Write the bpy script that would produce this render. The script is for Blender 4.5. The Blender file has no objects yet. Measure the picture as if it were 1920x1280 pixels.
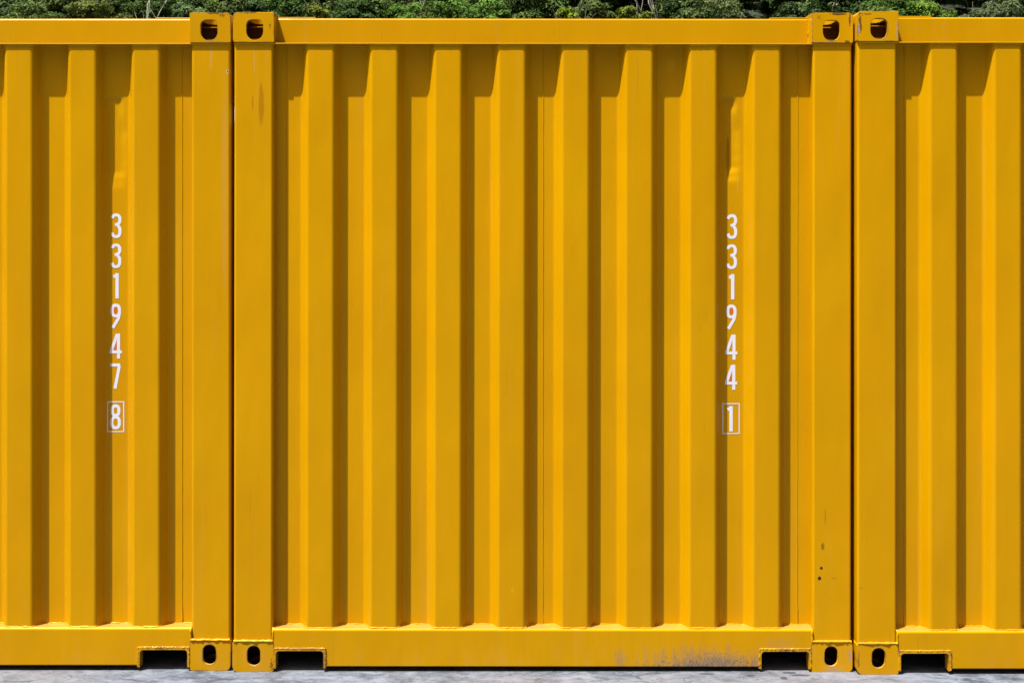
import bpy, bmesh, math, random
import numpy as np
from mathutils import Vector, Matrix, noise as mnoise

sc = bpy.context.scene
R = math.radians

# ------------------------------------------------------------------ camera
DIST = 5.07                      # camera to the plane of the end wall's outer ribs
FPX = 476.0 * DIST               # focal length in pixels of a 1920 wide picture
CAMZ = 1.822
cam = bpy.data.cameras.new("camera")
cam.sensor_width = 36.0
cam.lens = FPX / 1920 * 36
cam.shift_x = 0.0
cam.shift_y = -250 / 1920
cam.clip_start = 0.05
cam.clip_end = 3000
camo = bpy.data.objects.new("camera", cam)
sc.collection.objects.link(camo)
camo.location = (0, -DIST, CAMZ)
camo.rotation_euler = (R(90), 0, 0)
sc.camera = camo

# ------------------------------------------------------------------ light
LDIR = Vector((1.22, 1.0, -3.97)).normalized()      # the way the sunlight travels
world = bpy.data.worlds.new("World")
sc.world = world
world.use_nodes = True
wn = world.node_tree
sky = wn.nodes.new("ShaderNodeTexSky")
sky.sky_type = 'NISHITA'
sky.sun_disc = False
sky.sun_elevation = math.asin(-LDIR.z)
sky.sun_rotation = math.atan2(-LDIR.x, -LDIR.y)
sky.altitude = 20
sky.air_density = 0.2
sky.dust_density = 9.0
sky.ozone_density = 0.2
wn.links.new(sky.outputs[0], wn.nodes["Background"].inputs[0])
wn.nodes["Background"].inputs[1].default_value = 0.047
sun = bpy.data.lights.new("sun", 'SUN')
sun.energy = 5.0
sun.angle = R(0.5)
sun.color = (1.0, 0.96, 0.90)
suno = bpy.data.objects.new("sun", sun)
sc.collection.objects.link(suno)
suno.location = (-6, -6, 20)
suno.rotation_euler = LDIR.to_track_quat('-Z', 'Y').to_euler()
sc.view_settings.view_transform = 'Standard'
sc.view_settings.look = 'None'
sc.view_settings.exposure = 1.14
sc.view_settings.gamma = 1.0
sc.view_settings.use_curve_mapping = False

# ------------------------------------------------------------------ object helpers
def link(o, parent=None):
    sc.collection.objects.link(o)
    if parent is not None:
        o.parent = parent
    return o

def tag(o, label=None, cat=None, group=None, kind=None):
    if label: o["label"] = label
    if cat: o["category"] = cat
    if group: o["group"] = group
    if kind: o["kind"] = kind
    return o

def mesh_obj(name, me, mat, parent=None):
    o = bpy.data.objects.new(name, me)
    if mat is not None:
        for m in (mat if isinstance(mat, (list, tuple)) else [mat]):
            me.materials.append(m)
    return link(o, parent)

def bm_mesh(bm, name):
    bmesh.ops.recalc_face_normals(bm, faces=bm.faces)
    me = bpy.data.meshes.new(name)
    bm.to_mesh(me)
    bm.free()
    return me

def bm_box(bm, x0, x1, y0, y1, z0, z1, bevel=0.0, seg=2):
    vs = [bm.verts.new((x, y, z)) for x in (x0, x1) for y in (y0, y1) for z in (z0, z1)]
    idx = [(0, 1, 3, 2), (4, 6, 7, 5), (0, 4, 5, 1), (2, 3, 7, 6), (0, 2, 6, 4), (1, 5, 7, 3)]
    fs = [bm.faces.new([vs[i] for i in f]) for f in idx]
    bmesh.ops.recalc_face_normals(bm, faces=fs)
    if bevel > 0:
        es = set(e for f in fs for e in f.edges)
        bmesh.ops.bevel(bm, geom=list(es), offset=bevel, segments=seg, affect='EDGES', profile=0.5)
    return vs

def extrude_poly(bm, pts, y0, y1):
    """polygon in xz extruded along y"""
    a = [bm.verts.new((p[0], y0, p[1])) for p in pts]
    b = [bm.verts.new((p[0], y1, p[1])) for p in pts]
    fa = bm.faces.new(a)
    fb = bm.faces.new(b[::-1])
    n = len(pts)
    for i in range(n):
        bm.faces.new((a[i], b[i], b[(i + 1) % n], a[(i + 1) % n]))
    return a, b

def arc(cx, cz, r, a0, a1, n):
    return [(cx + r * math.cos(R(a0 + (a1 - a0) * i / n)), cz + r * math.sin(R(a0 + (a1 - a0) * i / n))) for i in range(n + 1)]

def fillet(points, r, seg=5, closed=False, support=0.0025):
    """round the corners of a polyline of (x, y); r a number or a list; adds support points on the flats"""
    out = []
    n = len(points)
    for i, p in enumerate(points):
        if not closed and (i == 0 or i == n - 1):
            out.append(p); continue
        rr = r[i] if isinstance(r, (list, tuple)) else r
        p0 = Vector(points[(i - 1) % n]); p1 = Vector(p); p2 = Vector(points[(i + 1) % n])
        if rr <= 0:
            out.append(p); continue
        d0 = (p0 - p1); d2 = (p2 - p1)
        l0, l2 = d0.length, d2.length
        d0.normalize(); d2.normalize()
        ang = d0.angle(d2)
        t = min(rr / math.tan(ang / 2), l0 * 0.45, l2 * 0.45)
        rad = t * math.tan(ang / 2)
        bis = (d0 + d2).normalized()
        c = p1 + bis * (rad / math.sin(ang / 2))
        s = p1 + d0 * t; e = p1 + d2 * t
        if support: out.append(tuple(s + d0 * min(support, l0 * .04)))
        for k in range(seg + 1):
            f = k / seg
            v = (s - c).normalized().lerp((e - c).normalized(), f)
            v.normalize()
            out.append(tuple(c + v * rad))
        if support: out.append(tuple(e + d2 * min(support, l2 * .04)))
    return out

def tube(bm, pts, r, rng, jit=0.25, n=6, flat=1.0):
    """irregular bead along a list of points (a weld)"""
    rings = []
    m = len(pts)
    for i, p in enumerate(pts):
        p = Vector(p)
        t = (Vector(pts[min(i + 1, m - 1)]) - Vector(pts[max(i - 1, 0)]))
        if t.length < 1e-9: t = Vector((1, 0, 0))
        t.normalize()
        up = Vector((0, 1, 0)) if abs(t.y) < 0.9 else Vector((0, 0, 1))
        a = t.cross(up).normalized(); b = t.cross(a).normalized()
        rr = r * (1 + rng.uniform(-jit, jit))
        off = (a * rng.uniform(-1, 1) + b * rng.uniform(-1, 1)) * r * jit * 0.6
        rings.append([bm.verts.new(p + off + (a * math.cos(2 * math.pi * k / n) + b * math.sin(2 * math.pi * k / n) * flat) * rr) for k in range(n)])
    for i in range(m - 1):
        for k in range(n):
            bm.faces.new((rings[i][k], rings[i][(k + 1) % n], rings[i + 1][(k + 1) % n], rings[i + 1][k]))
    bm.faces.new(rings[0][::-1]); bm.faces.new(rings[-1])

def resample(pts, step):
    out = [Vector(pts[0])]
    for a, b in zip(pts[:-1], pts[1:]):
        a = Vector(a); b = Vector(b)
        k = max(1, int(round((b - a).length / step)))
        for i in range(1, k + 1):
            out.append(a.lerp(b, i / k))
    return out

def smooth(me, angle=35):
    me.polygons.foreach_set("use_smooth", [True] * len(me.polygons))
    me.set_sharp_from_angle(angle=R(angle))
    return me

# ------------------------------------------------------------------ materials
def new_mat(name):
    m = bpy.data.materials.new(name)
    m.use_nodes = True
    return m, m.node_tree.nodes, m.node_tree.links, m.node_tree.nodes["Principled BSDF"]

class NT:
    """small helpers for building node graphs"""
    def __init__(s, mat):
        s.t = mat.node_tree; s.n = s.t.nodes; s.l = s.t.links
    def put(s, sock, v):
        if isinstance(v, bpy.types.NodeSocket): s.l.new(v, sock)
        elif v is not None: sock.default_value = v
    def math(s, op, a, b=None, c=None, clamp=False):
        n = s.n.new("ShaderNodeMath"); n.operation = op; n.use_clamp = clamp
        s.put(n.inputs[0], a)
        if b is not None: s.put(n.inputs[1], b)
        if c is not None: s.put(n.inputs[2], c)
        return n.outputs[0]
    def vmath(s, op, a, b=None):
        n = s.n.new("ShaderNodeVectorMath"); n.operation = op
        s.put(n.inputs[0], a)
        if b is not None: s.put(n.inputs[1], b)
        return n.outputs[1] if op in ('LENGTH', 'DOT_PRODUCT') else n.outputs[0]
    def noise(s, vec, scale, detail=4, rough=0.55, dist=0.0):
        n = s.n.new("ShaderNodeTexNoise")
        s.put(n.inputs['Vector'], vec)
        n.inputs['Scale'].default_value = scale
        n.inputs['Detail'].default_value = detail
        n.inputs['Roughness'].default_value = rough
        n.inputs['Distortion'].default_value = dist
        return n.outputs[0]
    def ramp(s, v, lo, hi, a=0.0, b=1.0):
        n = s.n.new("ShaderNodeMapRange"); n.interpolation_type = 'SMOOTHSTEP'
        s.put(n.inputs[0], v)
        n.inputs[1].default_value = lo; n.inputs[2].default_value = hi
        n.inputs[3].default_value = a; n.inputs[4].default_value = b
        return n.outputs[0]
    def mix(s, f, a, b):
        n = s.n.new("ShaderNodeMix"); n.data_type = 'RGBA'
        s.put(n.inputs[0], f)
        s.put(n.inputs[6], a if isinstance(a, bpy.types.NodeSocket) else (*a, 1))
        s.put(n.inputs[7], b if isinstance(b, bpy.types.NodeSocket) else (*b, 1))
        return n.outputs[2]
    def scaled(s, vec, k):
        return s.vmath('MULTIPLY', vec, k)
    def coord(s, which='Object'):
        return s.n.new("ShaderNodeTexCoord").outputs[which]
    def blob(s, vec, cx, cz, rx, rz, rot=0.0, nscale=(60, 60), amt=0.8, edge=0.15, bias=0.0, axis='XZ'):
        """worn patch of an elliptic outline broken up by noise"""
        c = Vector((cx, 0, cz)) if axis == 'XZ' else Vector((cx, cz, 0))
        v = s.vmath('SUBTRACT', vec, c)
        m = s.n.new("ShaderNodeMapping"); s.l.new(v, m.inputs[0])
        m.inputs['Rotation'].default_value = (0, rot, 0) if axis == 'XZ' else (0, 0, rot)
        m.inputs['Scale'].default_value = (1 / rx, 0, 1 / rz) if axis == 'XZ' else (1 / rx, 1 / rz, 0)
        # mapping scales before it rotates: keep rotations small
        ln = s.vmath('LENGTH', m.outputs[0])
        sv = s.scaled(vec, (nscale[0], 1, nscale[1]) if axis == 'XZ' else (nscale[0], nscale[1], 1))
        nz = s.noise(sv, 1.0, 5, 0.65)
        e = s.math('SUBTRACT', 1.0, ln)
        e = s.math('ADD', e, s.math('MULTIPLY', s.math('SUBTRACT', nz, 0.5), amt * 2))
        return s.ramp(e, bias, bias + edge)

YEL = (0.48, 0.240, 0.0)
def paint(name, base=YEL, marks=(), wear=0.0, spec=0.30, rough=0.30, dirt_low=0.0, seed=0.0):
    m, n, l, bs = new_mat(name)
    k = NT(m)
    oc = k.vmath('ADD', k.coord(), (seed * 3.1, seed * 1.7, seed * 2.3))
    raw = k.coord()
    big = k.noise(oc, 1.6, 3, 0.5)  # broad tone drift, widened to suggest patches of ground bounce light
    med = k.noise(k.scaled(oc, (1, 1, 0.22)), 14, 4, 0.6)
    fine = k.noise(oc, 420, 2, 0.6)
    v = k.math('ADD', k.math('MULTIPLY', big, 0.24), k.math('MULTIPLY', med, 0.10))
    v = k.math('ADD', v, k.math('MULTIPLY', fine, 0.10))
    v = k.math('ADD', v, 0.78)
    hsv = n.new("ShaderNodeHueSaturation")
    hsv.inputs['Color'].default_value = (*base, 1)
    l.new(v, hsv.inputs['Value'])
    hue = k.math('ADD', k.math('MULTIPLY', k.noise(oc, 2.6, 3, 0.5), 0.012), 0.494)
    l.new(hue, hsv.inputs['Hue'])
    col = hsv.outputs[0]
    # faded, chalky streaks running down the steel
    st = k.noise(k.scaled(oc, (30, 30, 0.9)), 1.0, 4, 0.6)
    col = k.mix(k.math('MULTIPLY', k.ramp(st, 0.55, 0.85), 0.22), col, (0.46, 0.27, 0.055))
    # dust specks
    sp = k.noise(oc, 95, 2, 0.5)
    col = k.mix(k.math('MULTIPLY', k.ramp(sp, 0.77, 0.80), 0.6), col, (0.20, 0.11, 0.03))
    if dirt_low > 0:
        sep = n.new("ShaderNodeSeparateXYZ"); l.new(raw, sep.inputs[0])
        h = k.ramp(sep.outputs[2], 0.0, 0.16, 1.0, 0.0)
        dn = k.noise(k.scaled(oc, (26, 26, 7)), 1.0, 6, 0.7)
        col = k.mix(k.math('MULTIPLY', k.math('MULTIPLY', h, k.ramp(dn, 0.42, 0.72)), dirt_low), col, (0.42, 0.27, 0.12))
    dr = k.noise(k.scaled(oc, (75, 75, 2.2)), 1.0, 3, 0.5)
    dp_ = k.noise(oc, 2.1, 3, 0.5)
    col = k.mix(k.math('MULTIPLY', k.math('MULTIPLY', k.ramp(dr, 0.64, 0.74), k.ramp(dp_, 0.50, 0.62)), 0.22), col, (0.28, 0.13, 0.015))
    sc1 = k.noise(k.scaled(oc, (9, 9, 120)), 1.0, 4, 0.7, 2.5)
    col = k.mix(k.math('MULTIPLY', k.math('MULTIPLY', k.ramp(sc1, 0.71, 0.73), k.ramp(k.noise(oc, 3.3, 2), 0.58, 0.66)), 0.5), col, (0.24, 0.11, 0.01))
    rough_s = k.math('ADD', k.math('MULTIPLY', med, 0.12), rough - 0.06)
    # dusty tone on upward faces, also darkened to tame sunlit ledges and bounce
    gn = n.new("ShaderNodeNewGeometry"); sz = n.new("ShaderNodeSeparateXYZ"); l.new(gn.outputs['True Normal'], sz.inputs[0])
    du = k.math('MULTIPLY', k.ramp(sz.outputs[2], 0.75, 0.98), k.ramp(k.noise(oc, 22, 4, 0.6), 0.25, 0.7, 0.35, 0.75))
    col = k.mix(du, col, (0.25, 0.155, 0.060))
    for (mk, c, op) in marks:
        mask = k.math('MULTIPLY', k.blob(raw, **mk), op)
        col = k.mix(mask, col, c)
    if wear > 0:
        bv = n.new("ShaderNodeBevel"); bv.samples = 6; bv.inputs[0].default_value = 0.009
        geo = n.new("ShaderNodeNewGeometry")
        dt = k.vmath('DOT_PRODUCT', bv.outputs[0], geo.outputs['Normal'])
        edge = k.math('SUBTRACT', 1.0, dt)
        wn_ = k.math('ADD', k.math('MULTIPLY', k.noise(oc, 13, 2, 0.5), 0.6), k.math('MULTIPLY', k.noise(oc, 70, 5, 0.75), 0.4))
        e = k.math('ADD', k.math('MULTIPLY', edge, 2.2), k.math('MULTIPLY', k.math('SUBTRACT', wn_, 0.565), 6.0))
        msk = k.math('MULTIPLY', k.ramp(e, 0.02, 0.14), k.ramp(edge, 0.02, 0.06))
        steel = k.mix(k.ramp(k.noise(oc, 160, 3), 0.4, 0.6), (0.055, 0.030, 0.016), (0.15, 0.10, 0.07))
        col = k.mix(k.math('MULTIPLY', msk, wear), col, steel)
        # scratches on the faces
        sn = k.noise(k.scaled(oc, (45, 45, 110)), 1.0, 6, 0.75, 1.5)
        col = k.mix(k.math('MULTIPLY', k.ramp(sn, 0.66, 0.70), 0.55 * wear), col, (0.30, 0.15, 0.03))
    l.new(col, bs.inputs['Base Color'])
    l.new(rough_s, bs.inputs['Roughness'])
    bs.inputs['Specular IOR Level'].default_value = spec
    bs.inputs['Specular Tint'].default_value = (1.0, 0.86, 0.30, 1)
    b1 = n.new("ShaderNodeBump"); b1.inputs['Strength'].default_value = 0.10; b1.inputs['Distance'].default_value = 0.001
    l.new(k.noise(oc, 260, 3, 0.6), b1.inputs['Height'])
    b2 = n.new("ShaderNodeBump"); b2.inputs['Strength'].default_value = 0.55; b2.inputs['Distance'].default_value = 0.010
    l.new(k.noise(k.scaled(oc, (1, 1, 0.35)), 5.5, 2, 0.45), b2.inputs['Height'])
    l.new(b2.outputs[0], b1.inputs['Normal'])
    l.new(b1.outputs[0], bs.inputs['Normal'])
    return m

def simple(name, col, rough=0.5, spec=0.4, var=0.1, scale=60):
    m, n, l, bs = new_mat(name)
    k = NT(m)
    f = k.math('ADD', k.math('MULTIPLY', k.noise(k.coord(), scale, 4), 2 * var), 1 - var)
    h = n.new("ShaderNodeHueSaturation"); h.inputs['Color'].default_value = (*col, 1)
    l.new(f, h.inputs['Value']); l.new(h.outputs[0], bs.inputs['Base Color'])
    bs.inputs['Roughness'].default_value = rough
    bs.inputs['Specular IOR Level'].default_value = spec
    return m

M_white = simple("white_vinyl", (0.62, 0.63, 0.72), 0.45, 0.3, 0.10, 45)
M_orange = simple("orange_film", (0.50, 0.12, 0.0), 0.5, 0.3, 0.05)
M_flange_top = simple("darkened_flange_top", (0.17, 0.105, 0.03), 0.9, 0.1, 0.3, 25)  # dark tone for the flange top, holds back its bounced light
M_inner = simple("shaded_cavity_paint", (0.15, 0.062, 0.006), 0.6, 0.2, 0.35, 30)  # thin cavity paint, darkened to imitate the shade inside the fittings
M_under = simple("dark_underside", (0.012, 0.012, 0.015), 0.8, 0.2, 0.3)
M_ply = simple("plywood_floor", (0.16, 0.10, 0.06), 0.8, 0.2, 0.2)

# ------------------------------------------------------------------ ground
def ground_material():
    m, n, l, bs = new_mat("weathered_concrete")
    k = NT(m)
    oc = k.coord()
    sk = n.new("ShaderNodeMapping"); l.new(oc, sk.inputs[0])
    sk.inputs['Rotation'].default_value = (0, 0, R(24)); sk.inputs['Scale'].default_value = (0.65, 1.15, 1)
    v = sk.outputs[0]
    a = k.noise(v, 9, 8, 0.62, 1.1)
    b = k.noise(v, 40, 6, 0.65, 0.6)
    c = k.noise(oc, 1.3, 4, 0.5)
    t = k.math('ADD', k.math('MULTIPLY', a, 0.6), k.math('MULTIPLY', b, 0.4))
    col = k.mix(k.ramp(t, 0.34, 0.66), (0.032, 0.039, 0.053), (0.150, 0.171, 0.212))
    col = k.mix(k.math('MULTIPLY', k.ramp(c, 0.4, 0.65), 0.35), col, (0.17, 0.155, 0.15))
    col = k.mix(k.math('MULTIPLY', k.ramp(k.noise(v, 90, 6, 0.7), 0.60, 0.70), 0.6), col, (0.30, 0.32, 0.36))
    # hairline cracks and dark pits
    vo = n.new("ShaderNodeTexVoronoi"); vo.feature = 'DISTANCE_TO_EDGE'
    dv = k.vmath('ADD', v, k.scaled(n_color(k, v, 9), (0.16, 0.16, 0)))
    l.new(dv, vo.inputs['Vector']); vo.inputs['Scale'].default_value = 5.5
    ck = k.math('MULTIPLY', k.ramp(vo.outputs['Distance'], 0.0, 0.022, 1, 0), k.ramp(k.noise(oc, 6, 3), 0.48, 0.60))
    col = k.mix(k.math('MULTIPLY', ck, 0.75), col, (0.04, 0.042, 0.05))
    col = k.mix(k.math('MULTIPLY', k.ramp(k.noise(v, 34, 5, 0.6, 1.2), 0.655, 0.69), 0.8), col, (0.035, 0.038, 0.048))
    for (cx, cy, rx, ry, rot) in ((1.09, -0.018, 0.030, 0.012, 0.35), (1.125, -0.045, 0.040, 0.010, -0.5), (1.055, -0.075, 0.016, 0.016, 0), (0.76, -0.03, 0.03, 0.008, 0.2), (0.93, -0.05, 0.016, 0.01, 0)):
        mk = k.blob(oc, cx, cy, rx, ry, rot, (30, 50), 0.35, 0.12, 0.0, 'XY')
        col = k.mix(k.math('MULTIPLY', mk, 0.85), col, (0.03, 0.033, 0.045))
    l.new(col, bs.inputs['Base Color'])
    bs.inputs['Roughness'].default_value = 0.85
    bs.inputs['Specular IOR Level'].default_value = 0.25
    bp = n.new("ShaderNodeBump"); bp.inputs['Strength'].default_value = 0.9; bp.inputs['Distance'].default_value = 0.006
    l.new(t, bp.inputs['Height'])
    l.new(bp.outputs[0], bs.inputs['Normal'])
    return m

def n_color(k, v, scale):
    n = k.n.new("ShaderNodeTexNoise")
    k.put(n.inputs['Vector'], v); n.inputs['Scale'].default_value = scale; n.inputs['Detail'].default_value = 5
    return k.vmath('SUBTRACT', n.outputs[1], (0.5, 0.5, 0.5))

def build_ground():
    bm = bmesh.new()
    X = [-600, -120, -40, -8, -4, 4, 8, 40, 120, 600]
    Y = [-600, -100, -30, -8, 3, 12, 40, 95, 300]
    vs = [[bm.verts.new((x, y, 0)) for x in X] for y in Y]
    for i in range(len(Y) - 1):
        for j in range(len(X) - 1):
            bm.faces.new((vs[i][j], vs[i][j + 1], vs[i + 1][j + 1], vs[i + 1][j]))
    o = mesh_obj("ground", bm_mesh(bm, "ground"), ground_material())
    tag(o, kind='structure')
build_ground()

def hill_z(x, y):
    t = max(0.0, y - 92.0)
    base = 0.43 * t if t > 0 else -2.0
    base += 3.0 * math.sin(x * 0.021 + 1.0) * min(1, t / 30)
    return base + 1.2 * mnoise.noise((x * 0.05, y * 0.05, 0.3)) * min(1, t / 20) - 0.6

def build_hill():
    bm = bmesh.new()
    nx, ny = 90, 60
    X = np.linspace(-420, 420, nx); Y = np.linspace(88, 420, ny)
    vs = [[bm.verts.new((x, y, hill_z(x, y))) for x in X] for y in Y]
    for i in range(ny - 1):
        for j in range(nx - 1):
            bm.faces.new((vs[i][j], vs[i][j + 1], vs[i + 1][j + 1], vs[i + 1][j]))
    m, n, l, bs = new_mat("hill_undergrowth")
    k = NT(m)
    v = k.noise(k.coord(), 0.7, 8, 0.75)
    l.new(k.mix(k.ramp(v, 0.35, 0.7), (0.008, 0.012, 0.006), (0.030, 0.048, 0.014)), bs.inputs['Base Color'])
    bs.inputs['Roughness'].default_value = 0.9
    o = mesh_obj("hill", smooth(bm_mesh(bm, "hill"), 60), m)
    tag(o, kind='structure')
build_hill()

# ------------------------------------------------------------------ shipping containers
W, H, L = 2.438, 2.591, 6.058
CW, CH, CD = 0.162, 0.118, 0.178          # corner fitting: width, height, depth
Y_CAST, Y_POST, Y_RAIL, Y_FLANGE = -0.011, -0.003, -0.009, -0.006
DEPTH = 0.0456
RIB0, PITCH, RIBW, SLOPE = 0.2886, 0.2513, 0.106, 0.025
Z_LEDGE, Z_FLANGE = 0.170, 2.4665

def stadium(cx, cz, w, h, n=12):
    r = w / 2
    return arc(cx, cz + h / 2 - r, r, 0, 180, n) + arc(cx, cz - h / 2 + r, r, 180, 360, n)

def shield(cx, cz, w, h, n=14):
    """opening of an upper corner fitting: round below, flattened arch above"""
    r = w / 2
    bot = arc(cx, cz - h / 2 + r, r, 180, 360, n)
    top = [(cx + r * 0.99 * math.copysign(abs(math.cos(R(a))) ** 0.62, math.cos(R(a))), cz + h / 2 - r * 0.72 + r * 0.72 * math.sin(R(a)) ** 0.9 if 0 < a < 180 else cz + h / 2 - r * 0.72) for a in [180 * i / n for i in range(n + 1)]]
    return top + bot

def prism(pts, plane, a, b):
    """closed prism mesh: polygon in 'XZ' along y, 'XY' along z or 'YZ' along x"""
    bm = bmesh.new()
    def P(p, t):
        return (p[0], t, p[1]) if plane == 'XZ' else ((p[0], p[1], t) if plane == 'XY' else (t, p[0], p[1]))
    A = [bm.verts.new(P(p, a)) for p in pts]; B = [bm.verts.new(P(p, b)) for p in pts]
    bm.faces.new(A); bm.faces.new(B[::-1])
    for i in range(len(pts)):
        bm.faces.new((A[i], B[i], B[(i + 1) % len(pts)], A[(i + 1) % len(pts)]))
    return bm_mesh(bm, "cutter")

def carve(base_me, cutters, bevel):
    o = bpy.data.objects.new("carve", base_me); sc.collection.objects.link(o)
    tmp = [o]
    for c in cutters:
        co = bpy.data.objects.new("cut", c); sc.collection.objects.link(co); tmp.append(co)
        md = o.modifiers.new("b", 'BOOLEAN'); md.operation = 'DIFFERENCE'; md.solver = 'EXACT'; md.object = co
    bvm = o.modifiers.new("v", 'BEVEL'); bvm.width = bevel; bvm.segments = 3; bvm.limit_method = 'ANGLE'; bvm.angle_limit = R(40)
    bvm.use_clamp_overlap = True
    bpy.context.view_layer.update()
    dg = bpy.context.evaluated_depsgraph_get()
    me = bpy.data.meshes.new_from_object(o.evaluated_get(dg))
    for t in tmp: bpy.data.objects.remove(t)
    me.polygons.foreach_set("use_smooth", [False] * len(me.polygons))
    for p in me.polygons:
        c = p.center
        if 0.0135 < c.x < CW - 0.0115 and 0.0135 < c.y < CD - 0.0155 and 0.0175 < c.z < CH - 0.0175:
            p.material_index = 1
    return me

def make_casting_mesh(top):
    # outer corner (towards the next container) is the rounded one, at x = 0
    r = 0.018 if top else 0.022
    if top:
        out = [(CW, 0), (CW, CH)] + arc(r, CH - r, r, 90, 180, 6) + arc(0.006, 0.006, 0.006, 180, 270, 3)
    else:
        out = [(CW, CH), (0.004, CH), (0, CH - 0.004)] + arc(r, r, r, 180, 270, 6) + [(CW - 0.006, 0), (CW, 0.006)]
    base = prism(out, 'XZ', 0, CD)
    cav = prism([(0.014, 0.018), (CW - 0.012, 0.018), (CW - 0.012, CH - 0.028), (0.014, CH - 0.028)], 'XZ', 0.014, CD - 0.016)
    if top:
        front = prism(shield(0.0855, CH - 0.029 - 0.0405, 0.0665, 0.081), 'XZ', -0.02, 0.03)
        hole = prism(stadium(0.089, 0.084, 0.064, 0.124), 'XY', CH - 0.04, CH + 0.02)
        side = prism(stadium(0.089, 0.054, 0.079, 0.052)[0:0] or [(y, z) for (y, z) in stadium(0.089, 0.055, 0.060, 0.0665)], 'YZ', -0.02, 0.03)
    else:
        front = prism(stadium(0.084, 0.064, 0.052, 0.080), 'XZ', -0.02, 0.03)
        hole = prism(stadium(0.089, 0.084, 0.064, 0.124), 'XY', -0.02, 0.04)
        side = prism(stadium(0.089, 0.064, 0.052, 0.080), 'YZ', -0.02, 0.03)
    return carve(base, [cav, front, hole, side], 0.0022)

CAST_TOP = make_casting_mesh(True)
CAST_BOT = make_casting_mesh(False)

def placed(me, flip_x, flip_y, x, y, z):
    m = me.copy()
    M = Matrix.Translation((x, y, z)) @ Matrix.Diagonal((-1 if flip_x else 1, -1 if flip_y else 1, 1, 1))
    m.transform(M)
    if flip_x != flip_y:
        m.flip_normals()
    return m

def corrug(x0, x1, rib0, count):
    """profile of the end wall seen from above: list of (x, y)"""
    p = [(x0, DEPTH)]
    for i in range(count):
        a = rib0 + i * PITCH
        p += [(a - SLOPE, DEPTH), (a, 0), (a + RIBW, 0), (a + RIBW + SLOPE, DEPTH)]
    p.append((x1, DEPTH))
    return p

def end_wall_mesh(seed, dent):
    base = corrug(0.13, W - 0.13, RIB0, 8)
    prof = fillet(base, 0.017, 7)
    # thin steps so that long flats carry the sheet's waviness
    fine = []
    for a, b in zip(prof[:-1], prof[1:]):
        k = max(1, int((Vector(b) - Vector(a)).length / 0.009))
        for i in range(k):
            fine.append((a[0] + (b[0] - a[0]) * i / k, a[1] + (b[1] - a[1]) * i / k))
    fine.append(prof[-1])
    nz = 230
    bm = bmesh.new()
    rows = []
    for j in range(nz + 1):
        z = Z_LEDGE - 0.004 + (Z_FLANGE + 0.002 - Z_LEDGE + 0.004) * j / nz
        row = []
        for (x, y) in fine:
            w = 0.0003 * mnoise.noise((x * 4.5 + seed * 7, z * 1.6, seed))
            d = 0.0
            if dent:  # added dent, shaped to shift the edge of the rib's shadow
                xe, z0, z1, zm, dp = dent     # right edge, bottom, top, end of the sharp upper lip, depth
                n1 = mnoise.noise((z * 14, seed * 3.3, 1.0)); n2 = mnoise.noise((z * 45, seed * 1.3, 4.0))
                if z0 - 0.03 < z < z1 + 0.01 and abs(x - xe) < 0.09 and y > 0.02:
                    fz = max(0.0, min(1, (z - z0) / 0.065 + 0.25 * n2, (z1 - z) / 0.012))
                    edge = xe + 0.003 * n1 + 0.0025 * n2
                    wid = 0.034 - 0.021 * min(1, max(0, (z - zm + 0.03) / 0.06))
                    t = min(1, max(0, (x - edge) / wid))
                    d = dp * fz * (1 - t * t * (3 - 2 * t)) * (1 + 0.04 * n1)
            row.append(bm.verts.new((x, y + w + d, z)))
        rows.append(row)
    for j in range(nz):
        for i in range(len(fine) - 1):
            bm.faces.new((rows[j][i], rows[j][i + 1], rows[j + 1][i + 1], rows[j + 1][i]))
    me = bpy.data.meshes.new("end_wall")
    bm.to_mesh(me); bm.free()
    return smooth(me, 50), base

def bottom_rail_mesh():
    z0, z1 = 0.021, Z_LEDGE
    pz, px0, px1 = 0.0905, CW - 0.004, 0.363
    x0, x1 = 0.1555, W - 0.1555
    pts = [(x0, pz), (px1, pz), (px1, z0), (W - px1, z0), (W - px1, pz), (x1, pz), (x1, z1), (x0, z1)]
    bm = bmesh.new()
    a, b = extrude_poly(bm, pts, Y_RAIL, 0.095)
    bmesh.ops.recalc_face_normals(bm, faces=bm.faces)
    top = [e for e in bm.edges if all(abs(v.co.z - z1) < 1e-5 and abs(v.co.y - Y_RAIL) < 1e-5 for v in e.verts)]
    bmesh.ops.bevel(bm, geom=top, offset=0.010, segments=6, affect='EDGES', profile=0.5)
    low = [e for e in bm.edges if all(abs(v.co.z - z0) < 1e-5 and abs(v.co.y - Y_RAIL) < 1e-5 for v in e.verts)]
    bmesh.ops.bevel(bm, geom=low, offset=0.004, segments=3, affect='EDGES', profile=0.5)
    return bm_mesh(bm, "bottom_rail")

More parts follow.
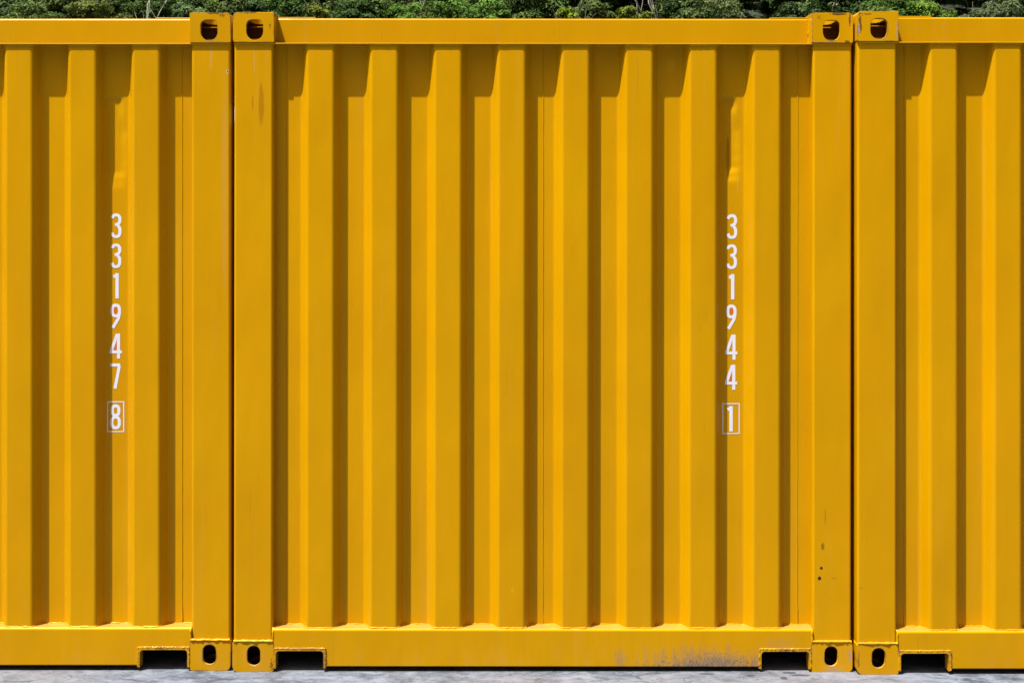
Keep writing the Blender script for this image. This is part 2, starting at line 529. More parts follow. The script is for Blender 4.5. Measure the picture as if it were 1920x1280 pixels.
def pocket_mesh(rng):
    """inverted U channel of a fork pocket, left one; x from the fitting to 0.365"""
    xo0, xo1, zt, zb = CW + 0.0015, 0.3655, 0.0925, 0.013
    th = 0.0085
    outer = fillet([(xo0, zb), (xo0, zt), (xo1, zt), (xo1, zb)], 0.006, 3, support=0)
    inner = fillet([(xo0 + th, zb), (xo0 + th, zt - th - 0.002), (xo1 - th, zt - th - 0.002), (xo1 - th, zb)], 0.012, 5, support=0)
    bm = bmesh.new()
    extrude_poly(bm, outer + inner[::-1], Y_RAIL - 0.004, 0.03)
    bmesh.ops.recalc_face_normals(bm, faces=bm.faces)
    es = [e for e in bm.edges if all(abs(v.co.y - (Y_RAIL - 0.004)) < 1e-5 for v in e.verts)]
    bmesh.ops.bevel(bm, geom=es, offset=0.0015, segments=2, affect='EDGES')
    path = resample([(xo0 + 0.001, Y_RAIL - 0.0015, zb + 0.004), (xo0 + 0.001, Y_RAIL - 0.0015, zt), (xo1, Y_RAIL - 0.0015, zt), (xo1, Y_RAIL - 0.0015, zb + 0.004)], 0.006)
    tube(bm, path, 0.0034, rng, 0.28)
    return bm_mesh(bm, "fork_pocket")

def mirror_x(me):
    me.transform(Matrix.Translation((W, 0, 0)) @ Matrix.Diagonal((-1, 1, 1, 1)))
    me.flip_normals()
    return me

# --- painted numbers: strokes of the seven digits, unit box width 1, height 1 (x right, z up)
def oval(cx, cz, rx, rz, a0, a1, n=18, p=0.80):
    out = []
    for i in range(n + 1):
        a = R(a0 + (a1 - a0) * i / n)
        c, s = math.cos(a), math.sin(a)
        out.append((cx + rx * math.copysign(abs(c) ** p, c), cz + rz * math.copysign(abs(s) ** p, s)))
    return out

def glyph(ch):
    t = 0.17            # half stroke as share of the width 1 (0.044 m wide box)
    hz = 0.072          # half stroke as share of the height
    if ch == '3':
        return [oval(0.47, 0.745, 0.36, 0.183, 168, -72, 16) + [(0.36, 0.535)], oval(0.47, 0.290, 0.37, 0.218, 75, -168, 18)]
    if ch == '1':
        return [[(0.60, 0.0), (0.60, 1.0)], [(0.26, 0.86), (0.46, 0.895), (0.60, 0.965)]]
    if ch == '9':
        return [oval(0.5, 0.715, 0.35, 0.213, 0, 360, 28), [(0.85, 0.70), (0.84, 0.58), (0.74, 0.40), (0.22, 0.03)]]
    if ch == '4':
        return [[(0.78, 0.0), (0.78, 0.99)], [(0.66, 0.97), (0.07, 0.285)], [(-0.05, 0.265), (1.10, 0.265)]]
    if ch == '7':
        return [[(0.02, 0.935), (0.97, 0.935)], [(0.88, 0.90), (0.70, 0.50), (0.46, 0.0)]]
    if ch == '8':
        return [oval(0.5, 0.745, 0.32, 0.190, 0, 360, 26), oval(0.5, 0.280, 0.36, 0.213, 0, 360, 26)]

def ribbon(bm, pts, hw, y, mi=0, closed=False):
    n = len(pts)
    Ls, Rs = [], []
    for i in range(n):
        p = Vector(pts[i])
        a = Vector(pts[(i - 1) % n]) if (i > 0 or closed) else None
        b = Vector(pts[(i + 1) % n]) if (i < n - 1 or closed) else None
        if a is None: d = (b - p).normalized()
        elif b is None: d = (p - a).normalized()
        else: d = ((p - a).normalized() + (b - p).normalized()).normalized()
        nrm = Vector((-d.y, d.x))
        sc_ = 1.0
        if a is not None and b is not None:
            sc_ = 1 / max(0.5, nrm.dot(Vector((-(b - p).normalized().y, (b - p).normalized().x))))
        Ls.append(bm.verts.new((p.x + nrm.x * hw * sc_, y, p.y + nrm.y * hw * sc_)))
        Rs.append(bm.verts.new((p.x - nrm.x * hw * sc_, y, p.y - nrm.y * hw * sc_)))
    for i in range(n if closed else n - 1):
        j = (i + 1) % n
        f = bm.faces.new((Ls[i], Rs[i], Rs[j], Ls[j]))
        f.material_index = mi

def digits_mesh(text, cx, ztop, orange, tilt=0.0):
    bm = bmesh.new()
    w, h, step = 0.0415, 0.1008, 0.1195
    y = DEPTH - 0.0006
    for i, ch in enumerate(text):
        z0 = ztop - i * step - h
        c = cx - tilt * i
        for s, st in enumerate(glyph(ch)):
            pts = [(c - w / 2 + p[0] * w, z0 + p[1] * h) for p in st]
            ribbon(bm, pts, 0.0061 if ch != '1' else 0.0066, y - 0.0001 * s, 0, closed=(Vector(st[0]) - Vector(st[-1])).length < 1e-6 and False)
        if i in orange:
            if ch == '9': poly = [(c - w / 2 + p[0] * w, z0 + p[1] * h) for p in oval(0.5, 0.715, 0.22, 0.16, 0, 350, 14)]
            else: poly = [(c - w / 2 + p[0] * w, z0 + p[1] * h) for p in ((0.24, 0.29), (0.66, 0.29), (0.66, 0.80))]
            f = bm.faces.new([bm.verts.new((p[0], y + 0.00015, p[1])) for p in poly]); f.material_index = 1
    me = bpy.data.meshes.new("serial_number"); bm.to_mesh(me); bm.free()
    return me

def check_mesh(ch, cx, ztop, gx=0.0):
    bm = bmesh.new()
    y = DEPTH - 0.0006
    w, h = 0.0415, 0.1008
    z0 = ztop - 0.0095 - h
    for s, st in enumerate(glyph(ch)):
        ribbon(bm, [(cx + gx - w / 2 + p[0] * w, z0 + p[1] * h) for p in st], 0.0061 if ch != '1' else 0.0066, y - 0.0001 * s)
    bw, bh = 0.0645, 0.1185
    t = 0.0019
    c = [(cx - bw / 2, ztop - bh), (cx + bw / 2, ztop - bh), (cx + bw / 2, ztop), (cx - bw / 2, ztop)]
    ribbon(bm, c, t, y, 0, closed=True)
    me = bpy.data.meshes.new("check_digit"); bm.to_mesh(me); bm.free()
    return me

def make_container(name, loc, rot, label, seed, mats, number=None, dent=None, detail=True):
    rng = random.Random(seed)
    root = bpy.data.objects.new(name, None)
    root.empty_display_size = 0.3
    link(root); root.location = loc; root.rotation_euler = rot
    tag(root, label, "shipping container", "yellow shipping containers standing side by side")
    P = lambda nm, me, mt: mesh_obj(nm, me, mt, root)
    wall_m, post_m, cast_m, rail_m = mats
    # end wall
    me, base = end_wall_mesh(seed, dent)
    wall = P("end_wall", me, wall_m)
    # welds of the wall: along the ledge, under the flange, the lap seams
    def bead(pts, r, jit, mat, parent=root, name="weld_seam"):
        bm = bmesh.new()
        tube(bm, pts, r, rng, jit)
        return mesh_obj(name, smooth(bm_mesh(bm, name), 80), mat, parent)
    prof = [(x, y) for (x, y) in fillet(base, 0.011, 3, support=0) if 0.15 < x < W - 0.15]
    prof = [(0.158, DEPTH)] + prof + [(W - 0.158, DEPTH)]
    bead(resample([(x, y - 0.001, Z_LEDGE + 0.0005) for x, y in prof], 0.010), 0.0032, 0.42, rail_m)
    bead(resample([(x, y - 0.0015, Z_FLANGE - 0.002) for x, y in prof], 0.010), 0.0036, 0.14, rail_m)
    for sx in (0.2015, 1.2215, W - 0.2055):
        pts = resample([(sx, DEPTH - 0.0005, Z_LEDGE + 0.004), (sx, DEPTH - 0.0005, Z_FLANGE - 0.008)], 0.02)
        bm = bmesh.new()
        tube(bm, pts, 0.0017, rng, 0.22)
        if sx != 1.2215:
            for v in bm.verts:      # the bead fattens at its two ends
                e = max(0, 1 - (v.co.z - Z_LEDGE) / 0.07, 1 - (Z_FLANGE - v.co.z) / 0.05)
                if e > 0:
                    v.co.x = sx + (v.co.x - sx) * (1 + 1.1 * min(1, e * 2)) + rng.uniform(-.0008, .0008)
                    v.co.y = DEPTH + (v.co.y - DEPTH) * (1 + 0.8 * min(1, e * 2))
        mesh_obj("weld_seam", smooth(bm_mesh(bm, "weld_seam"), 80), rail_m, wall)
    # posts
    for side in (0, 1):
        for back in (0, 1):
            prof = fillet([(0.003, 0.0), (0.1565, 0.0), (0.1565, 0.10), (0.003, 0.10)], [0.010, 0.010, 0.003, 0.003], 6, closed=True, support=0)
            me = prism([(x, y) for x, y in prof], 'XY', CH - 0.002, H - CH + 0.002)
            y = Y_POST
            M = Matrix.Translation((W if side else 0, (L - Y_POST) if back else y, 0)) @ Matrix.Diagonal((-1 if side else 1, -1 if back else 1, 1, 1))
            me.transform(M)
            if side != back: me.flip_normals()
            P("corner_post", me, post_m)
    # corner fittings
    for side in (0, 1):
        for back in (0, 1):
            x = W if side else 0
            y = (L - Y_CAST) if back else Y_CAST
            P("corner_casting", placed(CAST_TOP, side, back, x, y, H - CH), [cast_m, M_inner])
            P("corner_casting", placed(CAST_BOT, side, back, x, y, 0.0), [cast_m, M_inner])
    # welds round the fittings
    for side in (0, 1):
        f = (lambda x: W - x) if side else (lambda x: x)
        bead(resample([(f(0.004), Y_POST - 0.0055, CH + 0.003), (f(0.158), Y_POST - 0.0055, CH + 0.003)], 0.009), 0.0056, 0.24, rail_m)
        bead(resample([(f(0.003), Y_POST + 0.001, H - CH - 0.003), (f(0.158), Y_POST + 0.001, H - CH - 0.003)], 0.011), 0.0058, 0.22, rail_m)
        bead(resample([(f(0.158), Y_RAIL + 0.001, CH + 0.002), (f(0.159), Y_RAIL + 0.001, Z_LEDGE - 0.010), (f(0.158), Y_RAIL + 0.012, Z_LEDGE)], 0.007), 0.0040, 0.3, rail_m)
        bead(resample([(f(0.1615), 0.052, H - CH + 0.004), (f(0.1615), 0.052, H - 0.018)], 0.008), 0.0038, 0.35, rail_m)
    # rails
    P("bottom_rail", bottom_rail_mesh(), rail_m)
    bm = bmesh.new()
    bm_box(bm, CW - 0.01, W - CW + 0.01, 0.055, 0.13, Z_FLANGE + 0.003, 2.5765, 0.007, 4)
    me = bm_mesh(bm, "top_rail")
    tr = P("top_rail", me, rail_m)
    bm = bmesh.new()
    bm_box(bm, 0.158, W - 0.158, Y_FLANGE, 0.10, Z_FLANGE, Z_FLANGE + 0.005, 0.0014, 2)
    me = bm_mesh(bm, "rail_flange")
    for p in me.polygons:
        if p.normal.z > 0.9 and p.area > 0.01: p.material_index = 1      # top face darkened to cut light bounced onto the rail
    mesh_obj("rail_flange", me, [rail_m, M_flange_top], tr)
    for side in (0, 1):
        bm = bmesh.new()
        x0, x1 = (CW + 0.002, CW + 0.152) if not side else (W - CW - 0.152, W - CW - 0.002)
        bm_box(bm, x0, x1, 0.058, 0.30, 2.5767, 2.5815, 0.001, 1)
        P("corner_plate", bm_mesh(bm, "corner_plate"), rail_m)
    # fork pockets
    P("fork_pocket", pocket_mesh(rng), cast_m)
    P("fork_pocket", mirror_x(pocket_mesh(rng)), cast_m)
    for side in (0, 1):
        tun = fillet([(0.1655, 0.010), (0.1655, 0.090), (0.3635, 0.090), (0.3635, 0.010)], 0.012, 4, support=0)
        tin = fillet([(0.168, 0.010), (0.168, 0.087), (0.361, 0.087), (0.361, 0.010)], 0.011, 4, support=0)
        me = prism(tun + tin[::-1], 'XZ', 0.031, 1.6)
        if side: mirror_x(me)
        P("pocket_tunnel", me, M_under)  # near-black walls stand in for the deep shade inside the pocket
    # body behind the end frame: corrugated sides, roof, floor, rear
    for side in (0, 1):
        prof = []
        y = 0.10
        while y < L - 0.36:
            prof += [(0.012, y), (0.012, y + 0.072), (0.048, y + 0.14), (0.048, y + 0.21)]
            y += 0.278
        prof.append((0.012, L - 0.10))
        outer = prof; inner = [(a + 0.003, b) for a, b in prof][::-1]
        me = prism(outer + inner, 'XY', 0.15, 2.50)
        if side: mirror_x(me)
        P("side_wall", me, wall_m)
        bm = bmesh.new()
        xs = (0.008, 0.068) if not side else (W - 0.068, W - 0.008)
        bm_box(bm, xs[0], xs[1], CD - 0.02, L - CD + 0.02, 2.49, 2.57, 0.003, 1)
        P("top_side_rail", bm_mesh(bm, "top_side_rail"), rail_m)
        bm = bmesh.new()
        bm_box(bm, xs[0], xs[1], CD - 0.02, L - CD + 0.02, 0.022, 0.158, 0.003, 1)
        P("bottom_side_rail", bm_mesh(bm, "bottom_side_rail"), rail_m)
    prof = []
    y = 0.12
    while y < L - 0.30:
        prof += [(y, 2.553), (y + 0.09, 2.553), (y + 0.105, 2.572), (y + 0.194, 2.572)]
        y += 0.209
    prof.append((L - 0.12, 2.553))
    pr = prof + [(a, b - 0.003) for a, b in prof][::-1]
    P("roof", prism(pr, 'YZ', 0.05, W - 0.05), wall_m)
    bm = bmesh.new()
    bm_box(bm, 0.04, W - 0.04, 0.09, L - 0.09, 0.145, 0.168)
    for i in range(18):
        yy = 1.25 + i * 0.26
        bm_box(bm, 0.07, W - 0.07, yy, yy + 0.05, 0.03, 0.146)
    bm_box(bm, 0.37, W - 0.37, 0.10, 0.14, 0.03, 0.146)
    P("floor", bm_mesh(bm, "floor"), M_under)
    for side in (0, 1):
        bm = bmesh.new()
        x0, x1 = (0.16, W / 2 - 0.004) if not side else (W / 2 + 0.004, W - 0.16)
        bm_box(bm, x0, x1, L - 0.07, L - 0.02, 0.13, 2.47, 0.004, 1)
        d = P("cargo_door", bm_mesh(bm, "cargo_door"), wall_m)
        bm = bmesh.new()
        for fx in (0.25, 0.75):
            xx = x0 + (x1 - x0) * fx
            tube(bm, [(xx, L - 0.005, 0.12), (xx, L - 0.005, 2.48)], 0.014, rng, 0.0, 10)
        mesh_obj("locking_bar", bm_mesh(bm, "locking_bar"), M_under, d)
    bm = bmesh.new()
    bm_box(bm, 0.155, W - 0.155, L - 0.10, L - 0.004, 2.475, 2.585, 0.003, 1)
    P("door_header", bm_mesh(bm, "door_header"), rail_m)
    bm = bmesh.new()
    bm_box(bm, 0.155, W - 0.155, L - 0.10, L - 0.004, 0.02, 0.125, 0.003, 1)
    P("door_sill", bm_mesh(bm, "door_sill"), rail_m)
    if number:
        txt, ck, cx, ztop, zbox, orange, cgx = number
        P("serial_number", digits_mesh(txt, cx, ztop, orange, 0.0009), [M_white, M_orange])
        P("check_digit", check_mesh(ck, cx - 0.0035, zbox, cgx), M_white)
    return root

def mark(cx, cz, rx, rz, c, op=1.0, rot=0.0, ns=(60, 60), amt=0.5, edge=0.15, bias=0.0):
    return (dict(cx=cx, cz=cz, rx=rx, rz=rz, rot=rot, nscale=ns, amt=amt, edge=edge, bias=bias), c, op)

# where a pixel of the photograph lies on the middle container (local x, z)
X_MID = -1.0995
def lx(px, x0=X_MID, s=476.0): return (px - 960) / s - x0
def lz(py, s=476.0): return CAMZ - (py - 390) / s
BROWN = (0.26, 0.105, 0.004); BLACK = (0.03, 0.025, 0.015); GREY = (0.20, 0.16, 0.13); CHALK = (0.42, 0.28, 0.13)

wall_L = paint("yellow_paint_left_wall", seed=1)
wall_M = paint("yellow_paint_wall", seed=2, marks=[
    mark(lx(1368), lz(290), 0.0075, 0.085, (0.30, 0.11, 0.0), 0.7, ns=(150, 8), amt=0.25, edge=0.2),
    mark(lx(1062), lz(200), 0.018, 0.006, (0.5, 0.24, 0.0), 0.5, ns=(80, 120), amt=0.8),
    mark(lx(1386), lz(345), 0.0012, 0.04, (0.45, 0.25, 0.13), 0.8, ns=(5, 20), amt=0.2),
    mark(lx(961), lz(1105), 0.006, 0.012, (0.55, 0.28, 0.01), 0.6),
    mark(lx(1260), lz(120), 0.02, 0.03, (0.60, 0.28, 0.01), 0.4)])
wall_R = paint("yellow_paint_right_wall", seed=3)
post_L = paint("yellow_paint_left_post", seed=4, marks=[
    mark(lx(427, -3.5464, 474.8), lz(134), 0.006, 0.007, (0.55, 0.42, 0.25), 0.8, ns=(200, 200), amt=0.8),
    mark(lx(427, -3.5464, 474.8), lz(134), 0.0028, 0.004, (0.04, 0.04, 0.08), 1.0, ns=(200, 200), amt=0.3),
    mark(lx(396, -3.5464, 474.8), lz(105), 0.006, 0.06, CHALK, 0.22, ns=(60, 12), amt=0.6),
    mark(lx(421, -3.5464, 474.8), lz(330), 0.014, 0.55, (0.46, 0.24, 0.03), 0.6, ns=(40, 4), amt=0.6, edge=0.6)])
post_M = paint("yellow_paint_post", seed=5, marks=[
    mark(lx(489), lz(196), 0.0125, 0.095, BROWN, 0.55, rot=0.0, ns=(160, 18), amt=0.45, edge=0.35),
    mark(lx(473), lz(194), 0.004, 0.036, BROWN, 0.55, ns=(120, 30), amt=0.5, edge=0.4),
    mark(lx(476), lz(115), 0.004, 0.07, CHALK, 0.25, ns=(60, 12), amt=0.6, edge=0.5),
    mark(lx(437.5), lz(215), 0.0035, 0.045, (0.75, 0.68, 0.60), 0.9, ns=(90, 40), amt=0.4),
    mark(lx(1546.5), lz(968), 0.004, 0.045, BLACK, 0.32, ns=(160, 70), amt=0.7, edge=0.4, bias=0.1),
    mark(lx(1542), lz(1022), 0.009, 0.020, BLACK, 0.60, ns=(150, 110), amt=0.9, edge=0.3, bias=0.15),
    mark(lx(1539.5), lz(1063), 0.0065, 0.0065, BLACK, 1.0, ns=(150, 150), amt=0.35),
    mark(lx(1536), lz(1082), 0.0075, 0.0085, BLACK, 1.0, ns=(130, 130), amt=0.30),
    mark(lx(1563), lz(1082), 0.016, 0.004, BROWN, 0.6, ns=(150, 150), amt=0.9, bias=0.2)])
post_R = paint("yellow_paint_right_post", seed=6, marks=[
    mark(lx(1604, 1.3491, 478.6), lz(1120), 0.005, 0.30, (0.55, 0.42, 0.25), 0.9, ns=(120, 45), amt=1.1, bias=0.25),
    mark(lx(1604, 1.3491, 478.6), lz(960), 0.004, 0.12, BROWN, 0.8, ns=(120, 45), amt=1.1, bias=0.25),
    mark(lx(1614, 1.3491, 478.6), lz(1098), 0.008, 0.002, BROWN, 0.7, ns=(60, 60), amt=0.3)])
RUST = (0.075, 0.035, 0.014); PRIMER = (0.26, 0.22, 0.19)
cast_A = paint("yellow_paint_worn_castings", seed=7, wear=1.0, dirt_low=0.15, marks=[
    mark(2.372, H - 0.002, 0.055, 0.007, RUST, 0.85, ns=(110, 140), amt=1.3, edge=0.2, bias=0.35),
    mark(2.405, H - 0.010, 0.020, 0.010, RUST, 0.7, ns=(150, 90), amt=1.3, edge=0.2, bias=0.35),
    mark(0.012, H - 0.045, 0.009, 0.060, RUST, 0.85, ns=(150, 60), amt=1.3, edge=0.2, bias=0.30),
    mark(0.006, H - 0.070, 0.006, 0.020, PRIMER, 0.9, ns=(150, 110), amt=0.9),
    mark(0.157, H - 0.070, 0.008, 0.055, PRIMER, 0.7, ns=(160, 90), amt=1.4, edge=0.2, bias=0.45),
    mark(0.035, H - 0.012, 0.040, 0.010, RUST, 0.6, ns=(120, 120), amt=1.3, edge=0.3, bias=0.45),
    mark(0.005, 0.055, 0.010, 0.060, RUST, 0.6, ns=(160, 70), amt=1.4, edge=0.3, bias=0.45)])
cast_B = paint("yellow_paint_worn_castings_middle", seed=8, wear=1.0, dirt_low=0.25, marks=[
    mark(lx(465), H - 0.002, 0.070, 0.007, RUST, 0.8, ns=(95, 140), amt=1.4, edge=0.2, bias=0.45),
    mark(lx(506), H - 0.055, 0.008, 0.030, RUST, 0.6, ns=(190, 90), amt=1.5, edge=0.2, bias=0.55),
    mark(lx(1570), H - 0.004, 0.045, 0.008, RUST, 0.85, ns=(70, 140), amt=0.9, edge=0.2, bias=0.2),
    mark(lx(1591), H - 0.026, 0.006, 0.040, RUST, 0.8, ns=(120, 60), amt=0.9, edge=0.2, bias=0.25),
    mark(lx(1533), H - 0.018, 0.016, 0.018, BROWN, 0.7, ns=(210, 210), amt=1.5, edge=0.15, bias=0.55),
    mark(lx(1586), lz(79), 0.011, 0.010, RUST, 0.8, ns=(190, 190), amt=0.9, edge=0.2, bias=0.1),
    mark(lx(510), lz(1245), 0.010, 0.040, RUST, 0.75, ns=(160, 90), amt=1.4, edge=0.2, bias=0.4),
    mark(lx(1592), lz(1225), 0.007, 0.040, PRIMER, 0.8, ns=(160, 60), amt=1.0, edge=0.2, bias=0.25),
    mark(lx(1560), lz(1256), 0.075, 0.040, (0.28, 0.24, 0.22), 0.75, ns=(190, 130), amt=1.7, edge=0.12, bias=0.62)])
rail_A = paint("yellow_paint_rail", seed=9, dirt_low=0.10)
rail_B = paint("yellow_paint_rail_middle", seed=10, dirt_low=0.15, marks=[
    mark(lx(1340), lz(1245), 0.44, 0.100, (0.27, 0.175, 0.085), 0.75, ns=(45, 7), amt=1.2, edge=0.9, bias=0.10),
    mark(lx(1320), lz(1254), 0.34, 0.075, (0.105, 0.10, 0.115), 0.80, ns=(150, 60), amt=1.9, edge=0.20, bias=0.50),
    mark(lx(1350), lz(1236), 0.34, 0.090, (0.14, 0.12, 0.12), 0.70, ns=(240, 100), amt=2.0, edge=0.12, bias=0.80),
    mark(lx(1160), lz(1235), 0.05, 0.07, (0.28, 0.18, 0.09), 0.5, ns=(110, 10), amt=1.3, edge=0.5, bias=0.35),
    mark(lx(1460), lz(1205), 0.12, 0.050, (0.27, 0.18, 0.09), 0.22, ns=(60, 9), amt=1.2, edge=0.6, bias=0.3)])

make_container("shipping_container", (X_MID, 0, 0), (0, R(0.06), 0),
               "yellow shipping container in the middle, marked 331944 with a boxed 1", 11,
               (wall_M, post_M, cast_B, rail_B), ("331944", "1", lx(1372.8) + 0.0057, lz(400) - 0.0005, lz(755.4) - 0.007, (3, 5), -0.004),
               dent=(lx(1375), lz(340), lz(181), lz(226), 0.0125))
make_container("shipping_container", (-3.5464, 0.0125, 0), (0, 0, 0),
               "yellow shipping container at the left of the row, marked 331947 with a boxed 8", 22,
               (wall_L, post_L, cast_A, rail_A), ("331947", "8", lx(218.3, -3.5464, 470.7), lz(399.6) - 0.0005, lz(753.7) - 0.007, (3, 4), 0.0),
               dent=(lx(223, -3.5464, 471), lz(350), lz(180), lz(232), 0.0070))
make_container("shipping_container", (1.3491, -0.028, 0), (0, 0, 0),
               "yellow shipping container without a number at the right end of the row", 33,
               (wall_R, post_R, cast_A, rail_A))

# ------------------------------------------------------------------ trees
def leaf_material():
    m, n, l, bs = new_mat("foliage")
    k = NT(m)
    at = n.new("ShaderNodeAttribute"); at.attribute_name = "tint"
    l.new(at.outputs['Color'], bs.inputs['Base Color'])
    bs.inputs['Roughness'].default_value = 0.7
    bs.inputs['Specular IOR Level'].default_value = 0.08
    tr = n.new("ShaderNodeBsdfTranslucent"); l.new(at.outputs['Color'], tr.inputs[0])
    mx = n.new("ShaderNodeMixShader"); mx.inputs[0].default_value = 0.25
    l.new(bs.outputs[0], mx.inputs[1]); l.new(tr.outputs[0], mx.inputs[2])
    l.new(mx.outputs[0], n["Material Output"].inputs[0])
    return m
M_leaf = leaf_material()
M_bark = simple("pale_bark", (0.17, 0.155, 0.13), 0.9, 0.2, 0.3, 3)
M_dead = simple("bleached_wood", (0.38, 0.36, 0.33), 0.9, 0.2, 0.2, 3)
M_darkbark = simple("dark_bark", (0.10, 0.08, 0.06), 0.9, 0.2, 0.3, 3)

def crown_arrays(rs, h, rad, n_leaf, leaf, base_col, lobes=26, contrast=0.35, gap=0.0):
    """leaf quads in lobes spread through the crown; returns (verts Nx4x3, colours Nx3)"""
    u = rs.rand(lobes); a = rs.rand(lobes) * 2 * np.pi
    cz = h * (0.42 + 0.50 * u)
    env = rad * np.sqrt(np.clip(1 - ((cz / h - 0.58) / 0.46) ** 2, 0.05, 1))
    rr = env * np.sqrt(rs.rand(lobes)) * 0.9
    cx, cy = rr * np.cos(a), rr * np.sin(a)
    lr = rad * (0.26 + 0.24 * rs.rand(lobes))
    lc = 1 + contrast * (rs.rand(lobes) * 2 - 1)
    idx = rs.randint(0, lobes, n_leaf)
    d = rs.randn(n_leaf, 3); d /= np.linalg.norm(d, axis=1)[:, None]
    d[:, 2] = np.where(d[:, 2] < -0.3, -d[:, 2], d[:, 2])
    r = lr[idx] * (0.72 + 0.38 * rs.rand(n_leaf)) 
    c = np.stack([cx[idx], cy[idx], cz[idx]], 1) + d * r[:, None] * np.array([1, 1, 0.72])
    nrm = d + rs.randn(n_leaf, 3) * 0.42 + np.array([0, 0, 0.25])
    nrm /= np.linalg.norm(nrm, axis=1)[:, None]
    t = np.cross(nrm, rs.randn(n_leaf, 3)); t /= np.linalg.norm(t, axis=1)[:, None]
    b = np.cross(nrm, t)
    s = leaf * (0.6 + 0.8 * rs.rand(n_leaf))[:, None]
    q = np.stack([c - t * s, c + b * s * 0.5, c + t * s, c - b * s * 0.5], 1)
    col = np.array(base_col)[None, :] * 0.74 * lc[idx][:, None] * (0.85 + 0.3 * rs.rand(n_leaf))[:, None]
    col[:, 0] *= 0.9 + 0.3 * rs.rand(n_leaf)
    return q, col

def leaves_mesh(name, q, col):
    n = len(q)
    me = bpy.data.meshes.new(name)
    me.vertices.add(n * 4); me.vertices.foreach_set("co", q.reshape(-1).astype(np.float32))
    me.loops.add(n * 4); me.loops.foreach_set("vertex_index", np.arange(n * 4, dtype=np.int32))
    me.polygons.add(n)
    me.polygons.foreach_set("loop_start", np.arange(0, n * 4, 4, dtype=np.int32))
    at = me.attributes.new("tint", 'FLOAT_COLOR', 'FACE')
    c4 = np.ones((n, 4), np.float32); c4[:, :3] = col
    at.data.foreach_set("color", c4.reshape(-1))
    me.update(calc_edges=True)
    return me

def limb(bm, p, d, r, length, depth, rng, spread=0.6):
    segs = 4
    pts = [p.copy()]
    q = p.copy(); dd = d.copy()
    for i in range(segs):
        dd = (dd + Vector((rng.uniform(-.18, .18), rng.uniform(-.18, .18), rng.uniform(-.05, .12)))).normalized()
        q = q + dd * length / segs
        pts.append(q.copy())
    rings = []
    for i, pt in enumerate(pts):
        t = (pts[min(i + 1, segs)] - pts[max(0, i - 1)]).normalized()
        a = t.orthogonal().normalized(); b = t.cross(a)
        rr = r * (1 - 0.45 * i / segs)
        rings.append([bm.verts.new(pt + (a * math.cos(k * math.tau / 5) + b * math.sin(k * math.tau / 5)) * rr) for k in range(5)])
    for i in range(segs):
        for k in range(5):
            bm.faces.new((rings[i][k], rings[i][(k + 1) % 5], rings[i + 1][(k + 1) % 5], rings[i + 1][k]))
    if depth > 0:
        for j in range(rng.choice((2, 3, 3))):
            nd = (dd + Vector((rng.uniform(-1, 1), rng.uniform(-1, 1), rng.uniform(-.1, .5))) * spread).normalized()
            limb(bm, pts[rng.choice((2, 3, 4))], nd, r * 0.55, length * 0.7, depth - 1, rng, spread)

GREENS = [(0.040, 0.075, 0.016), (0.055, 0.095, 0.022), (0.075, 0.115, 0.030), (0.030, 0.062, 0.016), (0.075, 0.115, 0.030), (0.050, 0.105, 0.016), (0.055, 0.095, 0.032)]
# trees that can be told apart: picture column, row of the crown's top, distance, radius, height, colour
special = [
    (182, 4, 128, 3.1, 7.0, (0.100, 0.135, 0.028), 6500, "rounded olive green tree crown rising behind the top rail of the left container"),
    (432, 6, 129, 2.7, 6.5, (0.075, 0.125, 0.024), 5500, "mid green bushy tree behind the first touching pair of corner castings"),
    (616, 12, 126, 1.9, 5.0, (0.150, 0.190, 0.020), 3500, "yellow-green leafy tree behind the left end of the middle container's top rail"),
    (790, 8, 130, 2.5, 6.0, (0.120, 0.145, 0.045), 5000, "pale olive tree with a feathery crown above the middle container's top rail"),
    (1062, 19, 125, 1.3, 4.0, (0.170, 0.260, 0.018), 2500, "small bright lime bush just above the centre of the middle container"),
    (1190, 12, 127, 2.0, 5.5, (0.140, 0.190, 0.026), 4000, "light yellow-green tree right of the lime bush"),
    (1340, 2, 130, 3.2, 7.5, (0.095, 0.130, 0.045), 6500, "wide grey-green tree near the right end of the middle container's top rail"),
    (1735, 6, 128, 2.6, 6.5, (0.110, 0.200, 0.025), 5500, "vivid green tree right of the second touching pair of corner castings"),
    (1860, 9, 128, 2.8, 6.5, (0.100, 0.140, 0.060), 5500, "dull grey-green tree at the far right above the right container"),
]
def tree_thing(name, x, y, ztop, h, rad, n_leaf, col, label, seed, leaf=0.17):
    rs = np.random.RandomState(seed); rng = random.Random(seed)
    root = bpy.data.objects.new(name, None); link(root)
    z0 = ztop - h * 0.97
    root.location = (x, y, z0)
    tag(root, label, "tree", "trees standing out on the wooded hillside")
    if n_leaf:
        q, c = crown_arrays(rs, h, rad, n_leaf, leaf, col, 24)
        mesh_obj("crown", leaves_mesh("crown", q, c), M_leaf, root)
    return root, z0, rng

def px_world(px, py, y):
    s = (y + DIST) / FPX
    return (px - 960) * s, CAMZ + (390 - py) * s

for i, (px, py, y, rad, h, col, n, label) in enumerate(special):
    x, zt = px_world(px, py, y)
    root, z0, rng = tree_thing("tree", x, y, zt, h, rad, n, tuple(1.2 * c for c in col), label, 100 + i)
    bm = bmesh.new()
    g = hill_z(x, y) - z0
    foot = min(g, 0) - 0.3
    limb(bm, Vector((0, 0, foot)), Vector((0, 0, 1)), 0.16, h * 0.62 - foot, 2, rng, 0.7)
    mesh_obj("trunk", bm_mesh(bm, "trunk"), M_bark if i % 2 else M_darkbark, root)
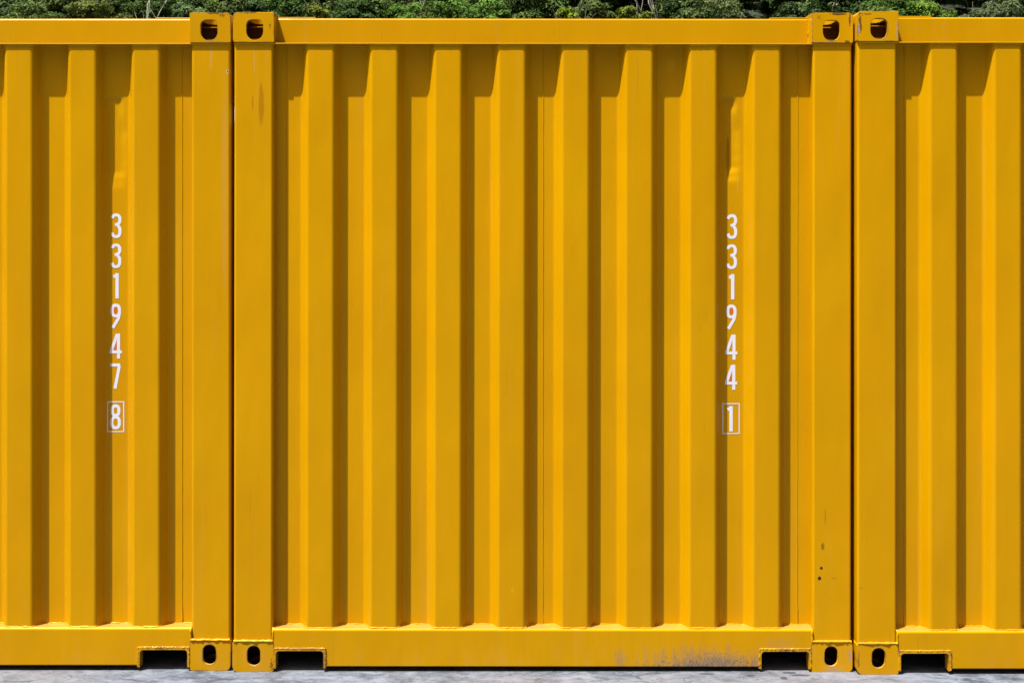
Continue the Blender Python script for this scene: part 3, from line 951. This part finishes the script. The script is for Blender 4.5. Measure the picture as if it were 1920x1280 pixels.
# bare trees
taken = [(px_world(t[0], 0, t[2])[0], t[2], t[3]) for t in special] + [(px_world(p, 0, 127)[0], 125, 0.4) for p in (1549, 266, 1245)]
for (px, py, y, h, label, sd) in ((1549, -14, 127, 6.0, "bare whitish dead tree above the second pair of corner castings", 5),
                                  (266, 6, 126, 4.0, "bare pale twigs among the leaves left of the first pair of castings", 6),
                                  (1245, 2, 127, 5.0, "leafless pale slender trunk left of the wide grey-green tree", 9)):
    x, zt = px_world(px, py, y)
    root, z0, rng = tree_thing("dead_tree", x, y, zt, h, 1, 0, None, label, sd)
    bm = bmesh.new()
    foot = min(hill_z(x, y) - z0, 0) - 0.3
    limb(bm, Vector((0, 0, foot)), Vector((rng.uniform(-.1, .1), 0, 1)).normalized(), 0.10, h * 0.95 - foot, 3, rng, 0.40)
    mesh_obj("trunk", bm_mesh(bm, "trunk"), M_dead, root)

# the wood behind them, which reads as one mass
def forest():
    rs = np.random.RandomState(7)
    Q, C = [], []
    bmT = bmesh.new(); rng = random.Random(4)
    y = 106.0
    while y < 215:
        near = 100 <= y <= 170
        half = 62 + (y - 100) * 0.45
        step = 4.4 if near else 6.2
        x = -half + rs.rand() * step
        while x < half:
            xx = x + rs.randn() * 0.8; yy = y + rs.randn() * 1.4
            h = 6.5 + rs.rand() * 4.0
            rad = 2.2 + rs.rand() * 1.6
            if yy < 132: h *= 0.85
            if yy < 124: h = min(h, 1.6 + (yy + DIST) * 0.147 - hill_z(xx, yy) - 0.4)
            if h < 2.5 or any(abs(xx - sx) < sr * 0.8 + 1.0 and abs(yy - sy) < 4.0 for sx, sy, sr in taken):
                x += step * (0.75 + 0.5 * rs.rand()); continue
            rad = min(rad, h * 0.45)
            col = GREENS[rs.randint(len(GREENS))]
            col = tuple(np.array(col) * (1.2 + 0.7 * rs.rand()))
            nl = 3600 if near else 900
            q, c = crown_arrays(rs, h, rad, nl, 0.19 if near else 0.42, col, 22)
            q = q + np.array([xx, yy, hill_z(xx, yy)])
            Q.append(q); C.append(c)
            if near and rs.rand() < 0.05:
                limb(bmT, Vector((xx, yy, hill_z(xx, yy) - 0.3)), Vector((0, 0, 1)), 0.10, h * 0.66, 2, rng, 0.7)
            x += step * (0.75 + 0.5 * rs.rand())
        y += 4.0 if near else 6.5
    for i in range(420):            # undergrowth between the trunks
        xx = rs.uniform(-78, 78); yy = rs.uniform(126, 168)
        if any(abs(xx - sx) < sr + 1.2 and yy < sy + 1.5 for sx, sy, sr in taken): continue
        h = 2.2 + 1.6 * rs.rand(); col = np.array(GREENS[rs.randint(len(GREENS))]) * (1.0 + 0.6 * rs.rand())
        q, c = crown_arrays(rs, h, 1.5 + 0.8 * rs.rand(), 1100, 0.18, tuple(col), 10)
        Q.append(q + np.array([xx, yy, hill_z(xx, yy) - 0.5])); C.append(c)
    q = np.concatenate(Q); c = np.concatenate(C)
    lm = leaves_mesh("hillside_wood", q, c)
    o = mesh_obj("hillside_wood", lm, M_leaf)
    tag(o, "dense green wood covering the hillside behind the containers", "forest", kind="stuff")
    t = mesh_obj("branches", bm_mesh(bmT, "branches"), M_bark, o)
    t["kind"] = "stuff"
forest()
